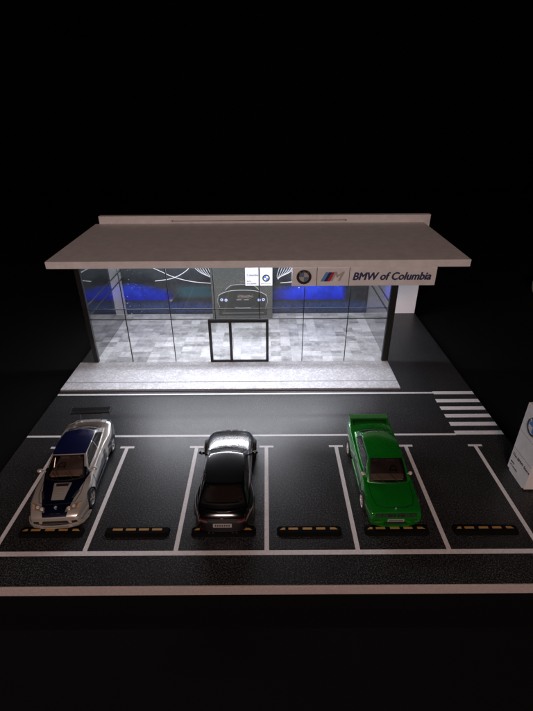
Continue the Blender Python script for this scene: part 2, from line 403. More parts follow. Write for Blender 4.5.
b = bmesh.new(); tube(b, [(-2.44, YG-.16, 1.3), (-2.44, YG-.16, 2.2)], .03); part('door_handle', b, CHR, dr)

# feature wall standing in the showroom
fwl = thing('display_wall', 'dark grey feature wall inside the showroom showing a white outline of a car front', 'display wall', (-2.15, 24.7, .06))
def fpart(name, bm, m, parent=fwl): xf(bm, Matrix.Translation((2.15, -24.7, -.06))); return obj(name, bm, m, parent)
b = bmesh.new(); box(b, -4.88, .60, 24.6, 24.85, .062, 7.4); fp = fpart('panel', b, feature_print())
b = bmesh.new()
def cv(pts, r=.03):
    out = []
    pts = [Vector((p[0], 24.597, p[1])) for p in pts]
    for i in range(len(pts)-1):
        p0 = pts[max(i-1, 0)]; p1 = pts[i]; p2 = pts[i+1]; p3 = pts[min(i+2, len(pts)-1)]
        for k in range(8):
            t = k/8; out.append(.5*((2*p1)+(p2-p0)*t+(2*p0-5*p1+4*p2-p3)*t*t+(3*p1-p0-3*p2+p3)*t**3))
    out.append(pts[-1]); tb = bmesh.new(); tube(tb, out, r, 6)
    for v in tb.verts: v.co.y = 24.597+(v.co.y-24.597)*.1
    join(b, tb)
cx = -2.1
cv([(cx-2.2, 2.35), (cx-1.9, 2.6), (cx-1.1, 2.86), (cx, 2.92), (cx+1.1, 2.86), (cx+1.9, 2.6), (cx+2.2, 2.35)], .028)
cv([(cx-1.5, 2.95), (cx-1.0, 3.36), (cx, 3.46), (cx+1.0, 3.36), (cx+1.5, 2.95)], .02)
cv([(cx-2.2, 2.3), (cx-2.25, 1.8), (cx-2.1, 1.3)], .015); cv([(cx+2.2, 2.3), (cx+2.25, 1.8), (cx+2.1, 1.3)], .015)
cv([(cx-.55, 2.0), (cx-.1, 2.0)], .02); cv([(cx+.1, 2.0), (cx+.55, 2.0)], .02)
cv([(cx-.7, 1.25), (cx, 1.2), (cx+.7, 1.25)], .02); cv([(cx-1.9, .7), (cx+1.9, .7)], .012)
fpart('car_outline', b, mat('outline_pale', (.34,.35,.34), .5), fp)
b = bmesh.new()
prism(b, [(cx+x, z) for x, z in ((-2.2, .45), (2.2, .45), (2.25, 1.8), (2.15, 2.35), (1.8, 2.62), (1.45, 2.9), (1.0, 3.3), (0, 3.42), (-1.0, 3.3), (-1.45, 2.9), (-1.8, 2.62), (-2.15, 2.35), (-2.25, 1.8))], 'y', 24.5985, 24.61)
fpart('car_silhouette', b, mat('silhouette_print', (.022,.024,.022), .5), fp)
b = bmesh.new()
for sx in (-1, 1):
    for q in (0, .38): 
        tb = bmesh.new(); disc(tb, .13, .02, 20, r_in=.06); xf(tb, front_M(cx+sx*(1.5+q), 24.595, 1.98-q*-.1)); join(b, tb)
fpart('lamp_rings', b, mat('ring_pale_blue', (.45,.55,.95), .5), fp)
b = bmesh.new(); box(b, -1.80, -.56, 24.56, 24.595, 3.35, 5.9); box(b, -.50, .59, 24.56, 24.595, 3.35, 5.9); cards = fpart('white_card', b, WHITE, fwl)
b = text_bm('Columbia', .26, bold=.004); xf(b, front_M(-1.66, 24.555, 4.32)); t2 = text_bm('BMW', .17, bold=.003); xf(t2, front_M(-1.66, 24.555, 3.74)); join(b, t2)
t2 = text_bm('of Columbia', .17, bold=.003); xf(t2, front_M(-1.66, 24.555, 3.54)); join(b, t2)
fpart('card_lettering', b, INK, cards)
M = Matrix.Translation((2.15, -24.7, -.06)) @ front_M(.04, 24.56, 4.05); roundel(cards, M, .33, letters=False)
b = text_bm('BMW of Columbia', .12, align='CENTER'); xf(b, front_M(.04, 24.555, 3.52)); fpart('card_lettering', b, INK, cards)

# name board under the front edge of the roof
sg = thing('shop_sign', 'long white name board with round badge and navy lettering under the roof edge', 'sign', (6.7, 16.0, 6.4))
def spart(name, bm, m, parent=sg): xf(bm, Matrix.Translation((-6.7, -16.0, -6.4))); return obj(name, bm, m, parent)
b = bmesh.new(); box(b, 1.80, 11.52, 15.90, 16.0, 6.44, 7.74, .01); sp = spart('panel', b, FOAM)
for x in (3.47, 5.66):
    b = bmesh.new(); box(b, x-.02, x+.02, 15.893, 15.899, 6.45, 7.735); spart('divider', b, INKB, sp)
ZC = 7.08
roundel(sg, Matrix.Translation((-6.7, -16.0, -6.4)) @ front_M(2.60, 15.893, ZC), .50, muted=True)
def para(x0, x1, m, nm):
    b = bmesh.new(); s = .34; prism(b, [(x0, ZC-.32), (x1, ZC-.32), (x1+s, ZC+.32), (x0+s, ZC+.32)], 'y', 15.88, 15.898); return spart(nm, b, m)
para(3.72, 3.94, LBLUE, 'stripe'); para(3.95, 4.17, NAVY, 'stripe'); para(4.18, 4.36, RED, 'stripe')
b = text_bm('M', .95, shear=.42, bold=.03, depth=.02); xf(b, Matrix.Translation((4.36, 15.885, ZC)) @ Matrix.Rotation(math.radians(90), 4, 'X') @ Matrix.Diagonal((1.0, .94, 1, 1))); spart('letter', b, SILV)
b = text_bm('BMW of Columbia', .74, shear=.22, bold=.03, depth=.02)
xs = [v.co.x for v in b.verts]; k = 5.30/(max(xs)-min(xs))
xf(b, Matrix.Translation((5.90-min(xs)*k, 15.885, ZC)) @ Matrix.Rotation(math.radians(90), 4, 'X') @ Matrix.Diagonal((k, 1, 1, 1)))
spart('lettering', b, INK)

# pylon sign at the right edge
py = thing('pylon_sign', 'upright white box sign with round badge standing at the right edge of the car park', 'sign', (13.35, 4.33, 0))
def ppart(name, bm, m, parent=py): xf(bm, Matrix.Translation((-13.35, -4.33, 0))); return obj(name, bm, m, parent)
b = bmesh.new(); box(b, 12.98, 13.76, 3.47, 5.19, .10, 4.25, .012); pp = ppart('panel', b, FOAM)
b = bmesh.new(); box(b, 13.0, 13.74, 3.66, 5.0, .0005, .0995); ppart('foot', b, FOAM)
R = Matrix.Rotation(math.radians(-90), 4, 'Z') @ Matrix.Rotation(math.radians(90), 4, 'X')
def left_M(y, z): return Matrix.Translation((12.975, y, z)) @ R
def ptext(s, size, y, z, m, bold=.004, nm='lettering'):
    b = text_bm(s, size, bold=bold, depth=.006); xf(b, left_M(y, z)); return ppart(nm, b, m, pp)
ptext('The BMW Store', .235, 5.08, 1.10, INKB, .005); ptext('BMW', .14, 5.05, .62, INKB, .004); ptext('of Columbia', .14, 5.05, .44, INKB, .003)
roundel(py, Matrix.Translation((-13.35, -4.33, 0)) @ left_M(4.33, 3.35), .50, letters=True)
b = bmesh.new(); box(b, 12.972, 12.979, 3.5, 5.16, 1.46, 1.48); box(b, 12.972, 12.979, 3.5, 5.16, 2.60, 2.615); ppart('rule', b, INKG, pp)

# pale round object behind, cut off by the frame
b = bmesh.new(); bmesh.ops.create_uvsphere(b, u_segments=32, v_segments=20, radius=1.35)
for v in b.verts: v.co.x *= .8; v.co.z *= 1.15
tag(obj('round_ornament', b, mat('pale_ceramic', (.85,.82,.62), .5), None, (29.70, 31.9, 0.6), smooth=True), 'small pale rounded object in the dark, cut off by the right picture edge', 'ornament')

# ------------------------------------------------------------------ wheel stops
def wheel_stop(x, four, label):
    t = thing('wheel_stop', label, 'wheel stop', (x, 1.06, 0), 0, 'wheel stops at the front of the bays')
    b = bmesh.new(); prism(b, [(-1.48, .20), (-1.48, -.12), (-1.36, -.24), (1.36, -.24), (1.48, -.12), (1.48, .20), (1.40, .25), (-1.40, .25)], 'z', .0005, .12)
    for v in b.verts:
        if v.co.z > .09: v.co.x *= .97; v.co.y = v.co.y*.72+.05
    bmesh.ops.bevel(b, geom=[e for e in b.edges if min(v.co.z for v in e.verts) > .09], offset=.015, segments=2, affect='EDGES')
    obj('body', b, STOPM, t)
    segs = [(-1.20, -.75), (-.60, -.15), (0.0, .45), (.60, 1.05)] if four else [(-1.34, -1.10), (-.95, -.52), (-.30, .13), (.32, .73), (.95, 1.30)]
    if four: segs = [(a+.07, c+.07) for a, c in segs]
    for i, (a, c) in enumerate(segs):
        b = bmesh.new()
        if not four and i == 0: pts = [(a, .045), (c, .045), (c, .155), (a+.12, .155)]
        elif not four and i == 4: pts = [(a, .045), (c, .045), (c-.12, .155), (a, .155)]
        else: pts = [(a, .045), (c, .045), (c, .155), (a, .155)]
        prism(b, pts, 'z', .1202, .126); obj('yellow_block', b, AMBER, t)
for x, four, lab in ((-9.85, False, 'black and yellow wheel stop under the nose of the silver and blue race car'),
    (-5.92, True, 'black wheel stop with four yellow blocks in the empty bay beside the race car'),
    (-1.97, False, 'black and yellow wheel stop under the tail of the black coupe'),
    (1.95, False, 'black wheel stop in the empty bay between the black coupe and the green car'),
    (5.95, False, 'black and yellow wheel stop under the nose of the green car'),
    (10.02, False, 'black and yellow wheel stop in the empty bay right of the green car')):
    wheel_stop(x, four, lab)

# ------------------------------------------------------------------ cars
def coons(c0, c1, d0, d1, nu, nv, us=None, vs=None):
    """c0,c1 curves along u at v=0,1 ; d0,d1 curves along v at u=0,1"""
    us = us or [i/nu for i in range(nu+1)]; vs = vs or [i/nv for i in range(nv+1)]
    P00, P10, P01, P11 = c0(0), c0(1), c1(0), c1(1); g = []
    for v in vs:
        g.append([(c0(u)*(1-v)+c1(u)*v)+(d0(v)*(1-u)+d1(v)*u)-((P00*(1-u)+P10*u)*(1-v)+(P01*(1-u)+P11*u)*v) for u in us])
    return g
def quad(a, b, off):
    a, b, off = Vector(a), Vector(b), Vector(off)
    return lambda t: a*(1-t)+b*t+off*(4*t*(1-t))
def lines(marks, step=.07):
    out = []
    for a, c in zip(marks[:-1], marks[1:]):
        n = max(1, round((c-a)/step)); out += [a+(c-a)*i/n for i in range(n)]
    return out+[marks[-1]]

def make_car(S, label, loc, rz):
    root = thing(S['name'], label, 'toy car', loc, rz, 'toy cars parked in the bays')
    Lh = S['L']/2
    # ---- lower body loft
    bm = bmesh.new(); rings = []
    for (y, hw, zb, zs, zt) in S['stations']:
        hw *= S.get('wide', 1)
        fl = 0
        for wy in S['axles']:
            d = abs(y-wy)
            if d < .62: fl = max(fl, S['flare']*(1-(d/.62)**2)**.5)
        e = S.get('edge', .93)
        prof = [(0, zb), (hw*.86, zb), (hw*.97+fl*.8, zb+.07), (hw+fl, zb+(zs-zb)*.45), (hw*.995+fl*.9, zb+(zs-zb)*.74), (hw*.955+fl*.4, zs-.03), (hw*e, zs+.02), (hw*.72, zs+(zt-zs)*.75), (hw*.36, zt-.005), (0, zt)]
        ring = [bm.verts.new((x, y, z)) for x, z in prof]+[bm.verts.new((-x, y, z)) for x, z in prof[-2:0:-1]]
        rings.append(ring)
    n = len(rings[0])
    for A, B in zip(rings[:-1], rings[1:]):
        for k in range(n): bm.faces.new((A[k], A[(k+1) % n], B[(k+1) % n], B[k]))
    for ring in (rings[0], rings[-1]):
        # cap as strips joining left and right
        for k in range(n//2):
            a, c = ring[k], ring[k+1]; d, e2 = ring[(n-k-1) % n], ring[(n-k) % n]
            fs = []
            for q in (a, c, d, e2):
                if q not in fs: fs.append(q)
            if len(fs) >= 3: bm.faces.new(fs)
    bmesh.ops.recalc_face_normals(bm, faces=bm.faces[:])
    cl = bm.edges.layers.float.new('crease_edge')
    for i, ring in enumerate(rings):
        for k in (5, 6, n-6, n-5):
            if i < len(rings)-1:
                e_ = bm.edges.get((ring[k], rings[i+1][k]))
                if e_: e_[cl] = S.get('crease', .3)
    me = bpy.data.meshes.new('b'); bm.to_mesh(me); bm.free()
    tmp = bpy.data.objects.new('b', me); COL.objects.link(tmp)
    md = tmp.modifiers.new('s', 'SUBSURF'); md.levels = 3; md.render_levels = 3
    # wheel arch cutters
    R = S['R']; cb = bmesh.new()
    for wy in S['axles']:
        for sx in (-1, 1):
            c2 = bmesh.new(); lathe_x(c2, [(0, 0), (0, R+.045), (.8, R+.045), (.8, 0)], 40)
            xf(c2, Matrix.Translation((sx*(S['track']-.38) if sx > 0 else -(S['track']-.38)-.8, wy, R))); join(cb, c2)
    bmesh.ops.recalc_face_normals(cb, faces=cb.faces[:])
    cm_ = bpy.data.meshes.new('c'); cb.to_mesh(cm_); cb.free(); cut = bpy.data.objects.new('c', cm_); COL.objects.link(cut)
    bo = tmp.modifiers.new('b', 'BOOLEAN'); bo.object = cut; bo.operation = 'DIFFERENCE'; bo.solver = 'EXACT'
    dg = bpy.context.evaluated_depsgraph_get(); dg.update()
    res = bpy.data.meshes.new_from_object(tmp.evaluated_get(dg))
    bpy.data.objects.remove(tmp); bpy.data.objects.remove(cut)
    bm = bmesh.new(); bm.from_mesh(res); bpy.data.meshes.remove(res)
    A, B_, C, D = [Vector(S['cabin'][k]) for k in 'ABCD']
    for f in bm.faces:
        c = f.calc_center_median(); f.smooth = True
        well = any(math.hypot(c.y-wy, c.z-R) < R+.052 for wy in S['axles']) and abs(c.x) < S['track']+.5
        if (well and abs(f.normal.y*(c.y)) >= 0 and any(abs(math.hypot(c.y-wy, c.z-R)-(R+.045)) < .012 for wy in S['axles'])) or (well and abs(c.x) < S['track']-.3) or c.z < S['stations'][4][2]+.03: f.material_index = 1
        if A.y+.10 < c.y < D.y-.10 and abs(c.x) < A.x-.04 and f.normal.z > .5 and c.z > 1.0: f.material_index = 2
    bvh = BVHTree.FromBMesh(bm)
    me = bpy.data.meshes.new('body')
    for v in bm.verts: v.co *= U
    bm.to_mesh(me); bm.free()
    for m in (S['paint'], DARKM, INT): me.materials.append(m)
    try: me.set_sharp_from_angle(angle=math.radians(62))
    except Exception: pass
    body = bpy.data.objects.new('body', me); COL.objects.link(body); body.parent = root
    # ---- draping helpers
    def hit(p, d):
        r = bvh.ray_cast(Vector(p), Vector(d)); return (r[0], r[1]) if r[0] else (None, None)
    def seam(pts, mode, r=.013, sub=10, bmx=None):
        out = []
        for a, c in zip(pts[:-1], pts[1:]):
            for k in range(sub): out.append(((a[0]+(c[0]-a[0])*k/sub), (a[1]+(c[1]-a[1])*k/sub)))
        out.append(pts[-1]); path = []
        for p in out:
            if mode == 'top': q = hit((p[0], p[1], 5), (0, 0, -1))[0]
            elif mode == 'front': q = hit((p[0], -6, p[1]), (0, 1, 0))[0]
            elif mode == 'rear': q = hit((p[0], 6, p[1]), (0, -1, 0))[0]
            elif mode == 'right': q = hit((4, p[0], p[1]), (-1, 0, 0))[0]
            else: q = hit((-4, p[0], p[1]), (1, 0, 0))[0]
            if q: path.append(q)
        if len(path) > 1: tube(bmx, path, r, 6)
    def patch(name, poly, mode, m, off=.012, thick=.03, parent=body, N=14, smooth=True):
        """poly: 4 corners (a,b); draped slab"""
        b = bmesh.new(); dirs = {'top': (0,0,-1), 'front': (0,1,0), 'rear': (0,-1,0), 'right': (-1,0,0), 'left': (1,0,0)}[mode]; d = Vector(dirs)
        top = []; ok = True; last = None
        for i in range(N+1):
            row = []
            for j in range(N+1):
                u, v = i/N, j/N
                a = [(poly[0][q]*(1-u)+poly[1][q]*u)*(1-v)+(poly[3][q]*(1-u)+poly[2][q]*u)*v for q in (0, 1)]
                st = {'top': (a[0], a[1], 5), 'front': (a[0], -6, a[1]), 'rear': (a[0], 6, a[1]), 'right': (4, a[0], a[1]), 'left': (-4, a[0], a[1])}[mode]
                q, nn = hit(st, dirs)
                if q is None: q = last if last else Vector(st)+d*5
                last = q.copy(); row.append(q)
            top.append(row)
        V = [[b.verts.new(q-d*off) for q in row] for row in top]; W_ = [[b.verts.new(q+d*thick) for q in row] for row in top]
        for i in range(N):
            for j in range(N):
                b.faces.new((V[i][j], V[i+1][j], V[i+1][j+1], V[i][j+1])); b.faces.new((W_[i][j], W_[i][j+1], W_[i+1][j+1], W_[i+1][j]))
        for i in range(N):
            b.faces.new((V[i][0], W_[i][0], W_[i+1][0], V[i+1][0])); b.faces.new((V[i][N], V[i+1][N], W_[i+1][N], W_[i][N]))
            b.faces.new((V[0][i], V[0][i+1], W_[0][i+1], W_[0][i])); b.faces.new((V[N][i], W_[N][i], W_[N][i+1], V[N][i+1]))
        return obj(name, b, m, parent, smooth=smooth)
    # ---- cabin
    mir = lambda v: Vector((-v.x, v.y, v.z))
    AA = quad(A, mir(A), (0, -S.get('wsb', .28), .03)); BB = quad(B_, mir(B_), (0, -.10, .07)); CC = quad(C, mir(C), (0, .12, .07)); DD = quad(D, mir(D), (0, .22, .03))
    AB = quad(A, B_, (.02, 0, .05)); BC = quad(B_, C, (.04, 0, .06)); DC = quad(D, C, (.02, 0, .05)); AD = quad(A, D, (.07, 0, -.01))
    neg = lambda f: (lambda t: mir(f(t)))
    cab = bmesh.new()
    def add(grid, us, vs, wins, rl):
        V = [[cab.verts.new(p) for p in row] for row in grid]
        for j in range(len(vs)-1):
            for i in range(len(us)-1):
                u, v = (us[i]+us[i+1])/2, (vs[j]+vs[j+1])/2; k = 0
                for (u0, u1, v0, v1, idx, t) in wins:
                    if u0 < u < u1 and v0 < v < v1: k = 1 if (min(u-u0, u1-u) < .05 and min(v-v0, v1-v) < .09 and idx in (3, 4)) else idx
                    elif u0-t < u < u1+t and v0-t*1.4 < v < v1+t*1.4 and k == 0: k = 1
                f = cab.faces.new((V[j][i], V[j][i+1], V[j+1][i+1], V[j+1][i])); f.material_index = k if k else (rl if rl else 0); f.smooth = True
    t = .022
    ws = (.07, .93, .05, .93)
    us = lines([0, ws[0]-t, ws[0], ws[1], ws[1]+t, 1]); vs = lines([0, ws[2]-t*1.4, ws[2], ws[3], ws[3]+t*1.4, 1], .09)
    add(coons(AA, BB, AB, neg(AB), 0, 0, us, vs), us, vs, [(*ws, 3, t)], 0)
    rw = S['rw']; vs = lines([0, rw[2]-t*1.4, rw[2], rw[3], rw[3]+t*1.4, 1], .09); us = lines([0, rw[0]-t, rw[0], rw[1], rw[1]+t, 1])
    add(coons(DD, CC, DC, neg(DC), 0, 0, us, vs), us, vs, [(*rw, 4, t)], 0)
    us = lines([0, 1], .05); vs = lines([0, 1], .05)
    us0 = lines([0, ws[0]-t, ws[0], ws[1], ws[1]+t, 1])
    add(coons(BB, CC, BC, neg(BC), 0, 0, us0, vs), us0, vs, [], 2)
    s1, s2 = S['sw']; us = lines([0, s1[0]-t, s1[0], s1[1], s1[1]+t, s2[0]-t, s2[0], s2[1], s2[1]+t, 1], .05); vs = lines([0, s1[2]-t*1.4, s1[2], s1[3], s1[3]+t*1.4, 1], .09)
    for sg_, w0 in ((1, 5), (-1, 7)):
        f0 = (lambda f: f) if sg_ > 0 else neg
        add(coons(f0(AD), f0(BC), f0(AB), f0(DC), 0, 0, us, vs), us, vs, [(*s1, w0, t), (*s2, w0+1, t)], 0)
    bmesh.ops.remove_doubles(cab, verts=cab.verts[:], dist=.004)
    zlow = [v for v in cab.verts]
    for it in range(S.get('sm', 2)):
        new = {}
        for v in cab.verts:
            if v.is_boundary: continue
            nb = [e.other_vert(v).co for e in v.link_edges]; new[v] = v.co*.5+sum(nb, Vector())/len(nb)*.5
        for v, c in new.items(): v.co = c
    names = {3: 'windscreen', 4: 'rear_window', 5: 'side_window', 6: 'side_window', 7: 'side_window', 8: 'side_window'}
    for k, nm in names.items():
        g = bmesh.new(); mp = {}
        for f in cab.faces:
            if f.material_index == k:
                vv = []
                for v in f.verts:
                    if v not in mp: mp[v] = g.verts.new(v.co)
                    vv.append(mp[v])
                g.faces.new(vv).smooth = True
        if g.faces: obj(nm, g, S['glass'], root, smooth=True, angle=80)
        else: g.free()
    bmesh.ops.delete(cab, geom=[f for f in cab.faces if f.material_index >= 3], context='FACES')
    for v in cab.verts: v.co *= U
    bmesh.ops.recalc_face_normals(cab, faces=cab.faces[:])
    me = bpy.data.meshes.new('cabin'); cab.to_mesh(me); cab.free()
    for m in (S['paint'], TRIM, S['roofpaint']): me.materials.append(m)
    co = bpy.data.objects.new('cabin', me); COL.objects.link(co); co.parent = root
    # ---- interior
    b = bmesh.new(); zb = A.z
    box(b, -A.x*.82, A.x*.82, A.y+.10, A.y+.52, zb-.15, zb+.07, .03); obj('dashboard', b, S.get('dash', INT), root)
    for sx in (-1, 1):
        b = bmesh.new(); yy = A.y+1.35
        box(b, sx*.42-.24, sx*.42+.24, yy, yy+.16, zb-.1, zb+.28, .05); box(b, sx*.42-.12, sx*.42+.12, yy+.03, yy+.13, zb+.29, zb+.44, .03); obj('seat', b, INT, root)
    b = bmesh.new(); tb = bmesh.new(); ring = [(math.cos(a)*.17, math.sin(a)*.17, 0) for a in [i*math.pi/12 for i in range(24)]]; tube(tb, ring, .02, 6, True); tube(tb, [(-.17, 0, 0), (.17, 0, 0)], .015)
    xf(tb, Matrix.Translation((S.get('wheel_side', 1)*.42, A.y+.66, zb+.12)) @ Matrix.Rotation(math.radians(62), 4, 'X')); join(b, tb); obj('steering_wheel', b, BLACK, root)
    # ---- wheels
    def wheel():
        e = bpy.data.objects.new('wheel', None); COL.objects.link(e); e.parent = root; e.empty_display_size = .003
        b = bmesh.new(); W = S['tw']
        lathe_x(b, [(-W*.5, R*.70), (-W*.5, R*.90), (-W*.42, R*.98), (-W*.2, R), (W*.2, R), (W*.42, R*.98), (W*.5, R*.90), (W*.5, R*.70)], 44, True); obj('tyre', b, RUB, e, smooth=True)
        b = bmesh.new(); lathe_x(b, [(W*.46, R*.74), (W*.50, R*.72), (W*.46, R*.66), (W*.20, R*.60), (-W*.3, R*.60), (-W*.3, R*.74)], 40, True); rim = obj('rim', b, RIM, e, smooth=True)
        b = bmesh.new(); lathe_x(b, [(W*.12, 0), (W*.12, R*.61), (W*.10, R*.61), (W*.10, 0)], 32); obj('brake_disc', b, DARKM, e)
        b = bmesh.new(); ns = S['spokes']
        for i in range(ns):
            a = 2*math.pi*i/ns
            for q in ((-.11, .11) if ns <= 6 else (0,)):
                tb = bmesh.new(); box(tb, W*.26, W*.44, -R*.045, R*.045, R*.10, R*.68, .004)
                xf(tb, Matrix.Rotation(a+q, 4, 'X')); join(b, tb)
        tb = bmesh.new(); lathe_x(tb, [(W*.2, R*.16), (W*.45, R*.15), (W*.48, R*.08), (W*.48, 0)], 20); join(b, tb)
        obj('spokes', b, RIM, rim); return e
    w0 = wheel(); first = True
    for wy in S['axles']:
        for sx in (1, -1):
            if first: o = w0; first = False
            else:
                o = w0.copy(); COL.objects.link(o); o.parent = root
                for ch in [c for c in w0.children]:
                    c = ch.copy(); COL.objects.link(c); c.parent = o
                    for g in ch.children: d = g.copy(); COL.objects.link(d); d.parent = c
            o.location = Vector((sx*(S['track']-S['tw']*.5), wy, R))*U; o.rotation_euler = (0, 0, 0 if sx > 0 else math.pi)
    # ---- mirrors
    for sx in (-1, 1):
        b = bmesh.new(); mx = sx*(A.x+S.get('mo', .30)); my = A.y+.42; mz = A.z+.17
        bmesh.ops.create_uvsphere(b, u_segments=16, v_segments=10, radius=1)
        for v in b.verts: v.co = Vector((mx+v.co.x*S.get('ms', .16), my+v.co.y*(.07 if v.co.y > 0 else .12), mz+v.co.z*.095))
        tube(b, [(sx*(A.x-.02), my+.02, mz-.10), (mx-sx*.05, my, mz-.02)], .035); obj('mirror', b, S.get('mirror', S['paint']), root, smooth=True)
    # ---- seams
    b = bmesh.new()
    hwH = A.x*.97; yh = A.y-.30; yn = -Lh+S['nose']
    for sx in (-1, 1):
        seam([(sx*hwH, yh+.28), (sx*hwH*.98, (yh+yn)/2), (sx*hwH*.84, yn+.12)], 'top', bmx=b)
    seam([(-hwH*.84, yn+.12), (-hwH*.5, yn), (hwH*.5, yn), (hwH*.84, yn+.12)], 'top', bmx=b)
    yd0, yd1 = A.y+.28, A.y+2.05
    for sd in ('left', 'right'):
        seam([(yd0, A.z-.08), (yd0-.04, .75), (yd0+.02, .36)], sd, bmx=b); seam([(yd1+.05, A.z-.08), (yd1, .8), (yd1-.12, .36)], sd, bmx=b); seam([(yd0+.02, .36), (yd1-.12, .36)], sd, bmx=b)
    yt = D.y+.42
    for sx in (-1, 1): seam([(sx*D.x*.9, yt-.1), (sx*D.x*.9, Lh-.12)], 'top', bmx=b)
    seam([(-Lh+.8, .55)], 'left', bmx=b); obj('panel_gap', b, TRIM, body)
    for sd, sx in (('left', -1), ('right', 1)):
        patch('door_handle', [(yd1-.42, A.z-.28), (yd1-.15, A.z-.28), (yd1-.15, A.z-.22), (yd1-.42, A.z-.22)], sd, S['paint'], .03, .01, N=4)
    # wipers
    for x0, x1 in ((-.15, -.62), (.55, .05)):
        b = bmesh.new(); p0 = AA(.5-x0/(2*A.x)); q = coons(AA, BB, AB, neg(AB), 0, 0, [.5-x1/(2*A.x)], [.30])[0][0]
        tube(b, [p0+Vector((0, -.02, .03)), q+Vector((0, -.03, .035))], .014, 6); obj('wiper', b, BLACK, root)
    S['extra'](root, body, patch, seam, Lh, S, locals())
    return root

def badge(body, x, y, z, r, tilt):
    M = Matrix.Translation((x, y, z)) @ Matrix.Rotation(math.radians(tilt), 4, 'X'); roundel(body, M, r, letters=False)
def plate(body, y, z, face, txt, w=.42, h=.10, tilt=0):
    b = bmesh.new(); box(b, -w, w, -.015, .015, -h, h, .006); M = Matrix.Translation((0, y, z)) @ Matrix.Rotation(0 if face < 0 else math.pi, 4, 'Z') @ Matrix.Rotation(math.radians(tilt), 4, 'X')
    o = obj('number_plate', xf(b, M), PLATE, body)
    t = bmesh.new()                                 # characters too small to read in the photo: plain marks
    for i in range(txt): x = w*(-.72+1.44*i/(txt-1)); box(t, x-w*.07, x+w*.07, -.019, -.014, -h*.5, h*.5)
    obj('plate_marks', xf(t, M), INKB, o)
def kidneys(body, y, z, w, h, m=CHR, gap=.02, tilt=0):
    for sx in (-1, 1):
        b = bmesh.new(); cx_ = sx*(w/2+gap)
        ring = [(cx_+math.copysign(abs(math.cos(a))**.6, math.cos(a))*w/2, 0, math.copysign(abs(math.sin(a))**.6, math.sin(a))*h/2) for a in [i*math.pi/14 for i in range(28)]]
        tube(b, ring, .016, 6, True); M = Matrix.Translation((0, y, z)) @ Matrix.Rotation(math.radians(tilt), 4, 'X'); o = obj('kidney_grille', xf(b, M), m, body)
        b = bmesh.new(); prism(b, [(p[0], p[2]) for p in ring], 'y', .0, .02); obj('grille_mesh', xf(b, M), DARKM, o)

